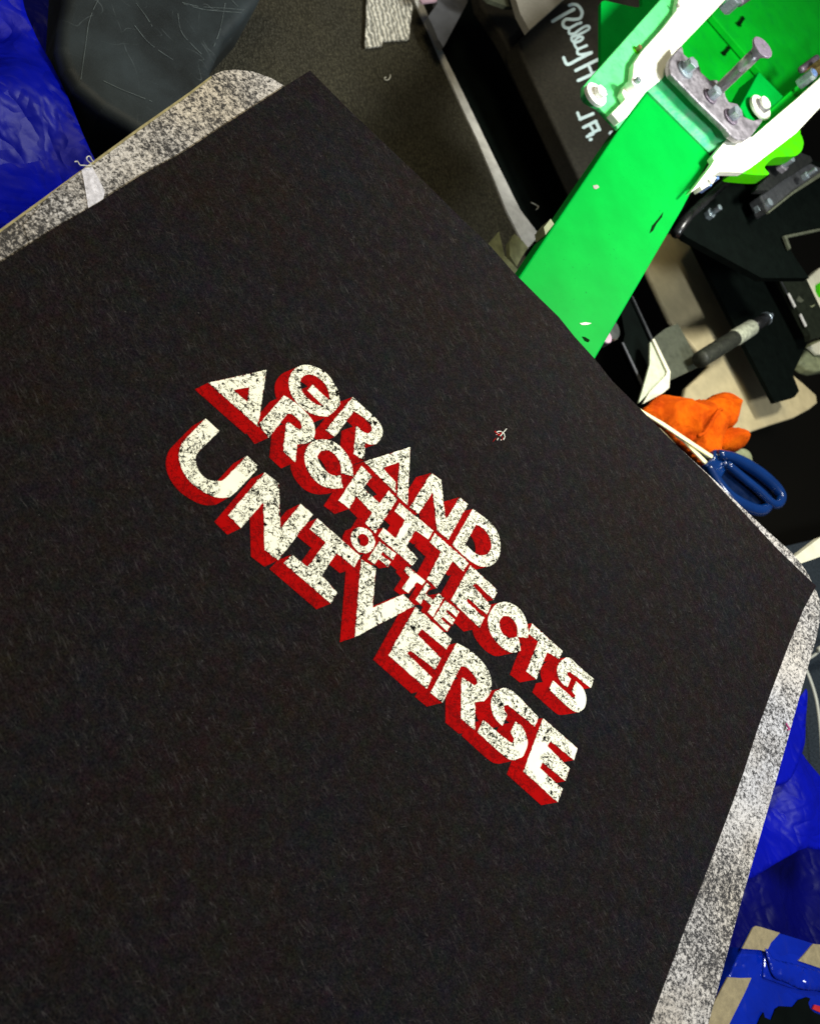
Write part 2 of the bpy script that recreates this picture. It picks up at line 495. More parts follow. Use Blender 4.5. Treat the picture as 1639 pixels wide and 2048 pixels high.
# ================================================================== SETTING
ZF = -0.34                                   # the floor everything stands over
def C(o, s):                                  # crop point -> photo point
    return lambda pts: [(o[0] + x / s, o[1] + y / s) for x, y in pts]
c1 = C((300, 700), 3.902); c2 = C((560, 820), 3.902); c3 = C((640, 900), 3.902)
c4 = C((840, 1100), 4.0975); c5 = C((740, 1220), 3.563); c6 = C((900, 800), 8.195)
k1 = C((1080, 0), 2.932); k2 = C((1080, 320), 2.932); k3 = C((700, 0), 2.927); k4 = C((0, 0), 2.276)
k5 = C((1200, 700), 3.724); k6 = C((1240, 1150), 2.275)
h1 = C((1340, 0), 5.482); h2 = C((1380, 240), 6.33); h3 = C((1440, 480), 6.4); h5 = C((1410, 1800), 7.157)
h6 = C((820, 0), 3.902); h7 = C((0, 0), 3.152); h8 = C((1130, 60), 4.683)

v = [(-3, -3, ZF), (5, -3, ZF), (5, 8, ZF), (-3, 8, ZF)]
fl = mesh_obj('floor', v, [(0, 1, 2, 3)], 'black_deep'); fl['kind'] = 'structure'

ZC = -0.20
cp = prism('carpet', [(250, -300), (800, -300), (832, 0), (897, 154), (953, 277), (1012, 420), (1045, 490), (1060, 560), (900, 700), (300, 420)], ZC, .02, 'carpet')
cp['kind'] = 'structure'
bg = prism('carpet_floor', [(1560, 1095), (1750, 1050), (1800, 1700), (1500, 1700)], -0.26, .02, 'bluegrey'); bg['kind'] = 'structure'

# ================================================================== PRESS
ZA = -0.0205
press = thing('screen_printing_press', 'green steel screen printing press arm and clamp carrying the speckled white platen', 'printing press', P(1250, 300, ZA))

pl_px = [(-330, 705), (-120, 550), (0, 459), (88, 395), (176, 330), (281, 253), (378, 185), (422, 152), (444, 142), (470, 139), (505, 143), (540, 155), (571, 173),
         (800, 400), (1150, 705), (1434, 966), (1468, 1000), (1536, 1064), (1581, 1104), (1600, 1126), (1616, 1150), (1631, 1182), (1638, 1200), (1639.5, 1235), (1631, 1277), (1613, 1339),
         (1548, 1572), (1482, 1800), (1415, 2050), (1350, 2290), (600, 3300), (-700, 1500)]
platen = prism('platen', pl_px, 0, .0012, 'platen', press)
edge = [(0, 459), (88, 395), (176, 330), (281, 253), (378, 185), (422, 152), (424, 155), (381, 188), (284, 257), (179, 334), (91, 399), (3, 463), (-120, 556), (-120, 550)]
prism('worn_rim', edge, .0003, .0002, 'platen_core', platen)
core = [p - Vector((0, 0, .0014)) for p in [P(u, v, 0) for u, v in pl_px]]
solid('board_core', core, .017, 'platen_core', platen)
# strip of white tape wrapped across the platen edge
prism('tape_strip', h7([(545, 1058), (585, 1050), (660, 1200), (640, 1300), (560, 1340), (380, 1450), (200, 1560), (150, 1420), (330, 1215)]), .0004, .0003, 'platen', platen)
prism('tape_edge', h7([(515, 1072), (545, 1056), (582, 1054), (625, 1130), (662, 1205), (650, 1268), (610, 1290), (560, 1325), (545, 1230), (530, 1140)]), .0007, .0003, 'tape_white', platen)

# the arm
arm = prism('arm', [(1293, 183), (1414, 302), (1422, 314), (1382, 384), (1363, 420), (1189, 722), (1020, 1010), (850, 830), (1042, 547), (1130, 419), (1237, 257)], ZA, .0125, 'green', press, bevel=.0012)
prism('scuff_mark', k2([(640, 430), (655, 385), (690, 345), (720, 305), (712, 335), (680, 375), (660, 415)]), ZA + .0003, .0002, 'ink_black', arm)
prism('scuff_mark', k2([(245, 1035), (262, 1038), (290, 1055), (282, 1068), (262, 1060)]), ZA + .0003, .0002, 'ink_black', arm)
prism('paint_chip', k2([(230, 958), (262, 951), (300, 957), (275, 966), (245, 967)]), ZA + .0003, .0002, 'lint', arm)
prism('paint_chip', k2([(308, 150), (335, 145), (345, 160), (325, 172), (312, 165)]), ZA + .0003, .0002, 'grey_panel', arm)
# narrower worn plate beyond the fold
def zw(u, v):                                # the plate climbs from the arm's fold to the bracket
    t = ((u - 1293) * .70 - (v - 183) * .714) / 62
    return -.0192 + .0125 * max(0, min(1, t))
prism('worn_plate', [(1294, 182), (1316, 164), (1339, 141), (1400, 200), (1468, 266), (1440, 291), (1418, 306), (1355, 243)], 0, .002, 'green_worn', press, z_of=zw)

# inner tray between the side plates
tray = prism('tray', [(1449, -6), (1463, -60), (1750, -80), (1760, 60), (1639, 160), (1520, 265), (1480, 300), (1330, 140), (1340, 100)], -.075, .004, 'green_deep', press)
# raised second half of the tray, behind a fold
def zt(u, v): return -.066
prism('tray_step', [(1423, 30), (1430, -60), (1750, -80), (1760, 60), (1640, 150), (1575, 215), (1560, 192), (1490, 108)], -.068, .006, 'green_deep', tray, bevel=.0008)
for (b, s) in (([(728, 240), (775, 288)], [(752, 262), (803, 190)]), ([(562, 566), (606, 608)], [(586, 588), (645, 518)])):
    zz = -.0660 if b[0][0] > 700 else -.0735
    b = h1(b); s = h1(s)
    def bar(p, q, w):
        dx, dy = q[0] - p[0], q[1] - p[1]; l = math.hypot(dx, dy); nx, ny = -dy / l * w / 2, dx / l * w / 2
        return W2([(p[0] + nx, p[1] + ny), (q[0] + nx, q[1] + ny), (q[0] - nx, q[1] - ny), (p[0] - nx, p[1] - ny)], zz)
    flag = ((s[1][0] - 4.5, s[1][1] - 1), (s[1][0] - 1, s[1][1] + 5))
    flat('number_mark', [bar(b[0], b[1], 3.8), bar(s[0], s[1], 7.2), bar(s[1], (s[1][0] - 4.6, s[1][1] - 1.8), 3.0)], zz, 'ink_black', tray)
prism('tray_wall', [(1500, 268), (1497, 258), (1568, 193), (1632, 138), (1700, 85), (1700, 130), (1598, 195), (1506, 274)], -.028, .030, 'green_deep', press)
lug = prism('lug', h1([(970, 785), (1250, 1070), (1150, 1160), (960, 1320), (840, 1300), (765, 1160)]), -.030, .02, 'green', press, bevel=.0008)

prism('gusset', [(1201, 7), (1203, 3), (1208, 1), (1271, 15), (1284, 13), (1280, -40), (1400, -60), (1330, 60), (1201, 142)], -.050, .003, 'green', press)
rail = prism('rail', [(1319, 0), (1345, -30), (1520, -70), (1449, 0), (1365, 88), (1342, 140), (1293, 183), (1236, 257), (1231, 250), (1197, 214), (1172, 200), (1166, 188), (1166, 172), (1180, 155)], -.016, .0035, 'green_pale', press, bevel=.001)
prism('white_side_plate', [(1362, -40), (1352, 20), (1327, 53), (1282, 103), (1267, 126), (1264, 158), (1250, 168), (1243, 184), (1250, 198), (1222, 226), (1238, 244), (1254, 233), (1292, 182), (1338, 146), (1342, 112), (1365, 88), (1449, 0), (1500, -50)], -.0105, .005, 'white_steel', press, bevel=.0006)
prism('white_side_plate', [(1700, 100), (1639, 155), (1595, 195), (1503, 274), (1462, 266), (1424, 313), (1428, 320), (1420, 333), (1381, 384), (1396, 368), (1437, 343), (1484, 344), (1498, 337), (1591, 266), (1639, 215), (1700, 165)], -.0105, .005, 'white_steel', press, bevel=.0006)
# blotched cast bracket with its bolts
br = prism('bracket', h1([(0, 640), (60, 560), (128, 488), (140, 540), (150, 590), (190, 625), (250, 640), (320, 720), (340, 790), (430, 870), (510, 868), (590, 980), (610, 1060), (640, 1110), (730, 1130), (790, 1210), (800, 1270), (860, 1300), (920, 1315), (1000, 1290), (1010, 1330), (890, 1490), (820, 1535), (740, 1530), (660, 1480), (600, 1400), (300, 1110), (0, 800), (-15, 720)]), -.002, .0045, 'grey_steel', press, bevel=.0012, segs=3)

def bolt(u, v, z, rpx, name='hex_bolt', wmat='zinc', bmat='zinc', rot=.3, hh=.005, wr=1.45, dome=False):
    s = pxm(u, v, z); c = P(u, v, z + .001); r = rpx * s
    w = cyl(name, c, r * wr, z, z + .0014, wmat, press, n=28, bevel=.0003)
    cyl('bolt_head', c, r, z + .0014, z + .0014 + hh, bmat, w, hexa=True, rot=rot, bevel=.0004)
    return w
bolt(1370, 139, -.002, 13.5, rot=.2, hh=.007, wr=1.45)
bolt(1420, 192, -.002, 12.5, rot=.5, hh=.006, wr=1.35, wmat='dark_steel')
bolt(1461, 233, -.002, 13, rot=.1, hh=.006, wr=1.4, wmat='dark_steel')
# tall counter-sunk bolt standing up
z0 = -.002
cb = P(1434, 181, z0); s = pxm(1434, 181, z0)
hd = P(1527, 92, .0)          # only for the lean of the bolt
top_z = z0
for k in range(200):
    top_z += .0004
    q = P(1524, 94, top_z)
    if (q.xy - cb.xy).length < .0035: break
best = min((.0005 * k for k in range(20, 220)), key=lambda zz: (P(1524, 94, zz).xy - cb.xy).length)
q = P(1524, 94, best)
print('stud', best, (q - cb))
ax = (q - cb)
tb = None
rs = 11.8 * s
pts, rad = [], []
nth = 34
for i in range(nth):
    t = i / (nth - 1) * .52
    pts.append(cb + ax * t); rad.append(rs * (1.0 if i % 2 else .80))
stud = tube('stud_bolt', pts, rad, 'bolt_shaft', press, n=20)
tube('smooth_shank', [cb + ax * t for t in (.52, .525, .70, .86)], [rs * .9, rs * 1.02, rs * 1.02, rs * 1.02], 'bolt_shaft', stud, n=20)
tube('countersunk_head', [cb + ax * t for t in (.84, .86, .90, .97, 1.0, 1.005, 1.005)], [rs, rs * 1.05, rs * 1.25, rs * 2.0, rs * 2.05, rs * 1.9, rs * .1], 'dark_steel', stud, n=28)
tube('head_face', [cb + ax * t for t in (1.0051, 1.0080)], [rs * 2.0, rs * 1.93], 'face_steel', stud, n=36, smooth=False)
tube('hex_socket', [cb + ax * t for t in (1.0082, 1.0095)], [rs * .62, rs * .62], 'grey_steel', stud, n=6, smooth=False)

# big pale pivot bolts
def pivot(u, v, z, rpx, cap):
    s = pxm(u, v, z); c = P(u, v, z); r = rpx * s
    w = cyl('pivot_washer', c, r, z - .003, z, 'white_cap', press, n=40, bevel=.0005)
    if cap == 'hex':
        cyl('bolt_head', c + Vector((r * .1, r * .1, 0)), r * .55, z, z + .0035, 'white_cap', w, hexa=True, rot=.3, bevel=.0004)
    else:
        cyl('hex_nut', c, r * .62, z, z + .003, 'grey_steel', w, hexa=True, rot=.25, bevel=.0003)
        cyl('screw_end', c - Vector((r * .1, r * .12, 0)), r * .48, z + .003, z + .0055, 'white_cap', w, n=24, bevel=.0005)
    return w
pivot(1193, 187, -.010, 26, 'hex')
pivot(1522, 213, -.024, 27.5, 'nut')
p = P(1256, 178, -.0105); s = pxm(1256, 178, -.01)
pin = cyl('pin', p, 12 * s, -.0105, -.004, 'white_cap', press, bevel=.0005)
cyl('pin_tip', p + Vector((0, 0, 0)), 6.5 * s, -.004, -.001, 'zinc', pin, n=6, bevel=.0002)
p = P(1271, 101, -.016); s = pxm(1271, 101, -.016)
sc = cyl('set_screw', p, 9 * s, -.016, -.0155, 'lime', press, n=20)
cyl('screw_tip', p, 5 * s, -.0155, -.012, 'bronze', sc, n=10)
p = P(1353, 13, -.0105)
cyl('set_screw', p, 4.5 * s, -.0105, -.009, 'grey_panel', press, n=6)
# bolt at the right edge
p = P(1618, 152, -.010); s = pxm(1618, 152, -.01)
bb = cyl('hex_bolt', p, 12 * s, -.020, -.006, 'zinc', press, hexa=True, rot=.5, bevel=.0004)
cyl('blue_highlight', p, 8 * s, -.006, -.0052, 'blue_zinc_and_glint', bb, hexa=True, rot=.5)  # the bolt's blue highlight, painted as a coloured face
p = P(1639, 133, -.012)
cyl('bronze_nut', p, 15 * s, -.024, -.008, 'bronze', press, hexa=True, rot=.2, bevel=.0006)
a = P(1600, 140, -.022); b = P(1632, 116, -.022)
tube('threaded_stud', [a.lerp(b, i / 30) for i in range(31)], [7.5 * s * (1 if i % 2 else .82) for i in range(31)], 'dark_steel', press, n=16)
a = P(1452, -8, -.012); b = P(1500, -6, -.02)
p = P(1466, -2, -.012)
cyl('hex_bolt', p, 17 * s, -.022, -.009, 'zinc', press, hexa=True, rot=.1, bevel=.0006)
p = P(1490, -4, -.016)
tube('threaded_stud', [P(1476, 4, -.02).lerp(P(1503, -14, -.02), i / 24) for i in range(25)], [10 * s * (1 if i % 2 else .82) for i in range(25)], 'dark_steel', press, n=16)
# blue-zinc nuts under the white plate
for (u, v) in ((1415, 366), (1430, 352)):
    c = P(u, v, -.018); s2 = pxm(u, v, -.018)
    cyl('blue_nut', c, 9.5 * s2, -.026, -.017, 'blue_zinc_and_glint', press, hexa=True, rot=.75, bevel=.0005)
prism('white_bracket_end', [(1381, 384), (1399, 372), (1402, 379), (1425, 366), (1437, 343), (1420, 333), (1405, 352)], -.017, .006, 'white_steel', press)

# lime lever
prism('lever', h2([(1340, 125), (1395, 180), (1425, 250), (1430, 310), (1405, 390), (1330, 450), (1200, 462), (1080, 470), (1000, 520), (940, 600), (985, 690), (700, 680), (560, 640), (700, 500), (900, 330)]), -.034, .012, 'lime', press, smooth=True, bevel=.004, segs=4)

# ---- black base and frame of the press
ZB = -.15
base = prism('base_plate', [(1036, 82), (1058, 58), (1160, -50), (1420, -60), (1400, 200), (1270, 420), (1200, 440), (1156, 349), (1043, 108)], ZB, .02, 'char', press, bevel=.003, segs=3)
prism('base_flange', [(945, -60), (962, 10), (1000, 66), (1015, 92), (1148, 362), (1170, 420), (1190, 400), (1156, 349), (1045, 106), (1036, 82), (1060, 60), (1040, -60)], ZB - .012, .012, 'char', base, bevel=.002)
# writing on the base plate
zl = ZB + .0004
st = []
def sk(pts, w=29, smooth=True):
    pts = h6(smooth_pts(pts, 4, False) if smooth else pts)
    st.extend(ribbon(pts, w * .84 / 3.902, zl))
sk([(1275, 72), (1190, 118), (1110, 166)], 32)                                   # R
sk([(1240, 42), (1262, 34), (1305, 42), (1338, 90), (1325, 140), (1270, 152), (1215, 150), (1190, 178), (1200, 210), (1238, 222)], 29)
sk([(1238, 222), (1305, 185)], 25); sk([(1238, 222), (1240, 262), (1275, 262)], 24)   # i
sk([(1330, 176), (1322, 182)], 27)
sk([(1262, 290), (1330, 262), (1392, 226), (1385, 202), (1340, 218), (1268, 275), (1258, 310), (1280, 336)], 24)  # l
sk([(1280, 336), (1330, 316), (1345, 292), (1318, 288), (1282, 318), (1282, 352), (1305, 385)], 24)  # e
sk([(1305, 385), (1375, 355)], 25); sk([(1305, 388), (1305, 418), (1340, 425), (1412, 408)], 25)  # y
sk([(1412, 410), (1300, 468), (1240, 500), (1215, 495), (1196, 450)], 30)
sk([(1490, 452), (1390, 500), (1290, 550)], 30, False); sk([(1520, 530), (1400, 588), (1310, 628)], 30, False); sk([(1388, 505), (1418, 575)], 26, False)  # H
sk([(1368, 735), (1335, 758)], 22, False)
flat('script_lettering', st, zl, 'decal', base)
st = []
sk([(1304, 880), (1325, 932)], 27, False); sk([(1322, 930), (1425, 887)], 30, False)  # J
sk([(1350, 995), (1448, 945)], 30, False); sk([(1445, 948), (1476, 1012)], 30, False); sk([(1474, 1008), (1432, 1030), (1398, 1050)], 28, False)
sk([(1405, 985), (1432, 1030)], 26, False); sk([(1425, 1046), (1378, 1066)], 28, False); sk([(1402, 1090), (1410, 1087)], 29, False)
flat('block_lettering', st, zl, 'decal', base)
prism('pale_spot', h6([(1545, 1040), (1560, 1020), (1578, 1020), (1560, 1055)]), zl, .0003, 'decal', base)

# frame bars below the clamp
ZK = -.085
frame = prism('frame_plate', h2([(350, 655), (560, 655), (720, 660), (1000, 690), (1320, 630), (1540, 500), (1900, 650), (1900, 1380), (1640, 1380), (1190, 1480), (1250, 1639), (1500, 2000), (900, 2000), (-50, 1480), (-140, 1400), (-200, 1180)]) , ZK, .006, 'black_soft', press)
prism('frame_bar', h2([(880, 955), (1100, 800), (1320, 640), (1520, 545), (1639, 600), (1900, 480), (1900, 560), (1640, 690), (1300, 900), (980, 1170)]), ZK + .020, .012, 'grey_bar', press, bevel=.0012)
prism('bar_edge', h2([(975, 1165), (1290, 905), (1639, 665), (1900, 520), (1900, 590), (1640, 720), (1300, 935), (990, 1180)]), ZK + .0225, .002, 'olive_panel', press)
prism('hinge_plate', h2([(1030, 480), (1200, 455), (1380, 400), (1520, 455), (1550, 520), (1400, 620), (1200, 740), (1000, 890), (830, 890), (850, 830), (1000, 690), (960, 600), (1010, 520)]), ZK + .026, .006, 'black_metal', press, bevel=.001)
tube('cross_tube', [P(1350, 468, ZK + .012), P(1378, 430, ZK + .012), P(1462, 352, ZK + .012), P(1480, 335, ZK + .012)], 9 * pxm(1420, 390, ZK), 'rod', press, n=24)
for (u, v, r, zz) in ((1413, 432, 11, ZK), (1513, 421, 15, ZK + .01), (1556, 335, 15, ZK + .032), (1604, 356, 8, ZK + .028)):
    c = P(u, v, zz); s2 = pxm(u, v, zz)
    w = cyl('hex_nut', c, r * s2, zz, zz + .005, 'zinc' if r != 15 or v > 400 else 'grey_steel', press, hexa=True, rot=.4, bevel=.0005)
    cyl('stud_end', c, r * .55 * s2, zz + .005, zz + .013, 'zinc', w, n=16, bevel=.0004)

# ================================================================== BLACK SHEET WITH PRINT
ZP = .0009
sheet = thing('printed_sheet', 'black fibrous sheet printed with white and red slanting block lettering, lying on the platen', 'printed sheet', P(900, 1100, 0))
sh_px = [(620, 141), (700, 222), (830, 345), (919, 434), (980, 492), (1025, 543), (1080, 598), (1117, 634), (1148, 673), (1189, 718), (1222, 760), (1257, 795), (1300, 838), (1339, 878), (1417, 952), (1482, 1021), (1549, 1093), (1595, 1138), (1631, 1172),
         (1607, 1216), (1576, 1290), (1548, 1365), (1515, 1455), (1486, 1545), (1458, 1622), (1429, 1699), (1400, 1775), (1372, 1849), (1340, 1935), (1299, 2048), (1210, 2290), (560, 3050), (-650, 1480), (-420, 780), (0, 526), (101, 461), (198, 404), (281, 351), (365, 305), (461, 242), (567, 174)]
prism('paper', sh_px, ZP, .0008, 'paper', sheet)

SM = lambda pts, n=4: smooth_pts(pts, n)
glyphs = {
 'GRAND': [
  (c1([(1210,115),(1140,140),(1095,195),(1083,260),(1100,340),(1150,415),(1220,475),(1300,510),(1385,520),(1430,485),(1478,430),(1480,395),(1470,330),(1435,260),(1380,185),(1300,135)]),
   [c1([(1245,190),(1205,200),(1178,225),(1172,270),(1190,330),(1240,385),(1300,425),(1352,437),(1228,315),(1268,270),(1402,396),(1396,335),(1365,265),(1305,210)])]),
  ([(705,794),(727,814),(739,825),(757,843),(765,861),(762,876),(752,888),(740,889),(730,885),(728,921),(707,908),(712,851),(727,864),(737,867),(743,862),(742,851),(727,835),(710,824),(706,825),(669,874),(651,860)], []),
  (c2([(1015,290),(995,742),(914,672),(930,408),(803,450),(902,565),(902,650),(655,402)]), []),
  (c2([(1180,490),(1255,545),(1290,860),(1400,680),(1465,735),(1310,1015),(1225,940),(1190,640),(1080,810),(1010,760)]), []),
  (c3([(1190,460),(1030,740),(1150,850),(1225,898),(1270,910),(1325,905),(1380,860),(1403,790),(1400,700),(1370,620),(1310,550)]),
   [c3([(1215,580),(1132,735),(1200,800),(1255,825),(1308,810),(1335,760),(1325,690),(1280,620)])]),
 ],
 'ARCHITECTS': [
  (c1([(908,155),(852,530),(838,545),(848,602),(455,255)]), [c1([(650,312),(778,288),(762,408)])]),
  (c1([(1045,355),(850,580),(925,685),(1070,498),(1105,500),(1165,550),(1187,600),(1170,625),(1130,600),(1080,560),(1062,575),(1040,790),(1132,875),(1148,735),(1215,728),(1272,700),(1288,640),(1272,560),(1215,485),(1120,400)]), []),
  (c2([(490,607),(400,612),(310,580),(240,510),(200,430),(193,340),(235,262),(310,230),(400,240),(470,285),(530,360),(560,430),(570,518),(478,492),(470,420),(435,355),(380,312),(320,318),(290,360),(305,410),(345,465),(405,508),(470,510)]), []),
  (c2([(635,435),(718,518),(648,608),(775,728),(848,628),(915,695),(742,962),(665,885),(718,800),(592,672),(540,770),(455,705)]), []),
  (c2([(930,725),(1195,942),(1155,1010),(1055,940),(985,1060),(1072,1160),(1030,1215),(765,985),(805,918),(900,1000),(975,860),(893,790)]), []),
  (c2([(1205,960),(1470,1190),(1430,1260),(1345,1180),(1220,1390),(1145,1320),(1255,1110),(1168,1030)]), []),
  (c4([(410,125),(635,330),(600,408),(455,270),(432,292),(578,452),(545,527),(390,395),(378,418),(525,556),(486,637),(250,412)]), []),
  (c4([(680,425),(610,455),(560,540),(555,610),(580,690),(640,770),(700,820),(760,842),(822,825),(800,712),(730,722),(680,690),(650,630),(650,575),(680,540),(730,545),(775,590),(795,640),(793,708),(880,720),(885,660),(865,570),(820,490),(750,440)]), []),
  (c4([(915,600),(1165,828),(1138,893),(1040,835),(950,1060),(868,995),(965,745),(885,685)]), []),
  (c4([(1195,880),(1140,920),(1120,980),(1135,1050),(1165,1095),(1203,1128),(1232,1055),(1205,1025),(1203,1002),(1228,998),(1395,1130),(1420,1058),(1290,945),(1235,890)]), []),
  (c4([(1085,1070),(1055,1145),(1240,1310),(1300,1330),(1345,1290),(1358,1210),(1330,1130),(1275,1075),(1242,1155),(1270,1190),(1262,1210),(1238,1202)]), []),
 ],
 'OF THE': [
  (c2([(620,915),(575,930),(552,985),(565,1050),(610,1108),(670,1120),(720,1090),(743,1030),(720,970),(680,930)]), [c2([(635,965),(605,985),(602,1020),(625,1055),(660,1066),(690,1040),(690,1002),(665,972)])]),
  (c2([(775,1025),(905,1122),(880,1170),(800,1105),(785,1128),(862,1185),(840,1225),(765,1160),(735,1205),(685,1165)]), []),
  (c3([(675,905),(822,1022),(795,1055),(755,1030),(688,1117),(640,1080),(700,990),(655,940)]), []),
  (c3([(828,1035),(865,1065),(820,1120),(880,1170),(925,1120),(965,1155),(880,1303),(838,1265),(868,1215),(808,1162),(785,1203),(745,1168)]), []),
  (c3([(975,1170),(1085,1262),(1062,1305),(992,1243),(978,1257),(1050,1325),(1030,1365),(957,1300),(942,1317),(1012,1377),(990,1415),(885,1315)]), []),
 ],
 'UNIVERSE': [
  (c1([(435,535),(300,672),(245,740),(226,830),(248,925),(310,1022),(400,1095),(500,1145),(590,1152),(655,1120),(850,915),(757,825),(590,1000),(530,1022),(450,1010),(385,950),(358,870),(375,800),(540,630)]), []),
  (c1([(895,955),(1005,1040),(1018,1395),(1175,1200),(1270,1285),(1000,1640),(895,1560),(885,1190),(710,1390),(610,1290)]), []),
  (c2([(290,845),(625,1140),(580,1228),(440,1115),(325,1290),(445,1425),(395,1510),(30,1195),(90,1128),(215,1225),(355,1030),(232,930)]), []),
  (c3([(320,850),(435,925),(410,1230),(650,1125),(738,1215),(270,1460)]), []),
  (c5([(324,-25),(580,208),(543,282),(368,135),(338,175),(505,345),(465,425),(285,288),(262,308),(440,480),(403,562),(130,322)]), []),
  (c5([(615,235),(430,590),(515,660),(645,400),(690,410),(750,480),(765,520),(745,540),(700,510),(665,485),(650,510),(648,775),(745,855),(745,655),(810,650),(855,590),(862,510),(840,430),(780,350),(700,280)]), []),
  (c5([(950,555),(890,580),(860,650),(870,730),(900,785),(940,825),(975,745),(955,715),(955,680),(980,675),(1170,830),(1197,765),(1060,620),(1000,570)]), []),
  (c5([(805,785),(765,870),(960,1045),(1030,1072),(1090,1040),(1120,960),(1110,890),(1080,830),(1035,795),(1000,870),(1025,915),(1020,940),(985,935)]), []),
  (c5([(1230,770),(1475,985),(1450,1070),(1285,935),(1262,970),(1420,1130),(1390,1220),(1225,1085),(1208,1125),(1370,1275),(1335,1370),(1090,1150)]), []),
 ],
}
def rough_edge(poly, z, amp=.00036, step=.0011):
    """world outline with the small irregularities of a screen print"""
    w = W2(poly, z); out = []
    for i in range(len(w)):
        a, b = w[i], w[(i + 1) % len(w)]
        n = max(1, int((b - a).length / step))
        nv = Vector((-(b - a).y, (b - a).x)).normalized()
        for k in range(n):
            p = a.lerp(b, k / n)
            d = 0 if k == 0 else amp * (noise.noise(Vector((p.x * 700, p.y * 700, 3))) * 1.0 - .1)
            out.append(p + nv * d)
    return out
def round_curvy(poly, lim=40):
    """rounds runs of gentle corners, keeps sharp ones"""
    k = len(poly); out = []
    def ang(i):
        a, b, c = Vector(poly[i - 1]), Vector(poly[i]), Vector(poly[(i + 1) % k])
        d1, d2 = (b - a), (c - b)
        return abs(math.degrees(d1.angle(d2))) if d1.length and d2.length else 0
    soft = [ang(i) < lim for i in range(k)]
    for i in range(k):
        p0, p1, p2, p3 = poly[i - 1], poly[i], poly[(i + 1) % k], poly[(i + 2) % k]
        if soft[i] or soft[(i + 1) % k]:
            if not soft[i]: p0 = tuple(2 * a - b for a, b in zip(p1, p2))
            if not soft[(i + 1) % k]: p3 = tuple(2 * b - a for a, b in zip(p1, p2))
            for j in range(4):
                t = j / 4
                out.append(tuple(.5 * (2 * b + (c - a) * t + (2 * a - 5 * b + 4 * c - d) * t * t + (3 * b - a - 3 * c + d) * t ** 3) for a, b, c, d in zip(p0, p1, p2, p3)))
        else: out.append(p1)
    return out

ZR, ZW = ZP + .00012, ZP + .00030
words = {'GRAND': 'word_grand', 'ARCHITECTS': 'word_architects', 'OF THE': 'words_of_the', 'UNIVERSE': 'word_universe'}
red = []
for wname, gl in glyphs.items():
    polys, holes = [], []
    for outer, hs in gl:
        outer = round_curvy(outer); hs = [round_curvy(h) for h in hs]
        polys.append(rough_edge(outer, ZW)); holes += [rough_edge(h, ZW) for h in hs]
        # the red block shadow: the letter swept down-left
        small = wname == 'OF THE'
        u0 = sum(p[0] for p in outer) / len(outer)
        dx, dy = (-17, 3) if small else (-26 - (u0 - 400) * .010, 15 - (u0 - 400) * .013)
        sh = [(u + dx, v + dy) for u, v in outer]
        if not hs:
            red.append(W2(sh, ZR))
        rings = [outer] + hs
        if hs:
            # ring: quads between outer and hole keep the counter open where it should be
            red.append(('ring', W2(sh, ZR), [W2([(u + dx, v + dy) for u, v in h], ZR) for h in hs]))
        for r in rings:
            for i in range(len(r)):
                a, b = r[i], r[(i + 1) % len(r)]
                if abs((b[0] - a[0]) * dy - (b[1] - a[1]) * dx) < 8: continue
                red.append(W2([a, b, (b[0] + dx, b[1] + dy), (a[0] + dx, a[1] + dy)], ZR))
        # thin red keyline around the tightly packed letters
        red.extend(ribbon([p for p in outer] + [outer[0]], 3.2 if small else 1.2, ZR) if small else [])
    flat(words[wname], polys, ZW, 'ink_white', sheet, holes)

def red_union():
    vs, fs, kind = [], [], []
    def add(poly, k):
        b = len(vs); vs.extend(Vector((p[0], p[1])) for p in poly); f = list(range(b, b + len(poly)))
        a = sum(vs[f[i]].x * vs[f[(i + 1) % len(f)]].y - vs[f[(i + 1) % len(f)]].x * vs[f[i]].y for i in range(len(f)))
        if a < 0: f.reverse()
        fs.append(f); kind.append(k)
    rid = 0
    for r in red:
        if isinstance(r, tuple):
            rid += 1; add(r[1], ('R', rid))
            for h in r[2]: add(h, ('H', rid))
        else: add(r, 'S')
    out = delaunay_2d_cdt(vs, [], fs, 0, 1e-7)
    keep = []
    for f, o in zip(out[2], out[5]):
        ks = [kind[i] for i in o]
        if 'S' in ks or any(k[0] == 'R' and ('H', k[1]) not in ks for k in ks if k != 'S'): keep.append(tuple(f))
    return [Vector((v.x, v.y, ZR)) for v in out[0]], keep
vv, ff = red_union()
mesh_obj('red_shadow_lettering', vv, ff, 'ink_red', sheet)
# the small round mark above the words
mk = []
for pth, w in (([(820, 590), (920, 472)], 17), ([(762, 528), (790, 512), (828, 514)], 18), ([(846, 522), (880, 550), (895, 600), (885, 630)], 15),
               ([(876, 630), (874, 648)], 22), ([(790, 545), (791, 547)], 18), ([(757, 565), (758, 568)], 14), ([(785, 625), (768, 655)], 17), ([(830, 652), (831, 656)], 20)):
    mk += ribbon(c6(pth), w * .72 / 8.195, ZW)
flat('emblem', mk, ZW, 'lint', sheet)
mk = []
for pth, w in (([(735, 515), (760, 540), (800, 580), (830, 540)], 20), ([(745, 625), (700, 680)], 8), ([(850, 600), (860, 640), (840, 650)], 12)):
    mk += ribbon(c6(pth), w / 8.195, ZR)
flat('emblem_shadow', mk, ZR, 'ink_red', sheet)

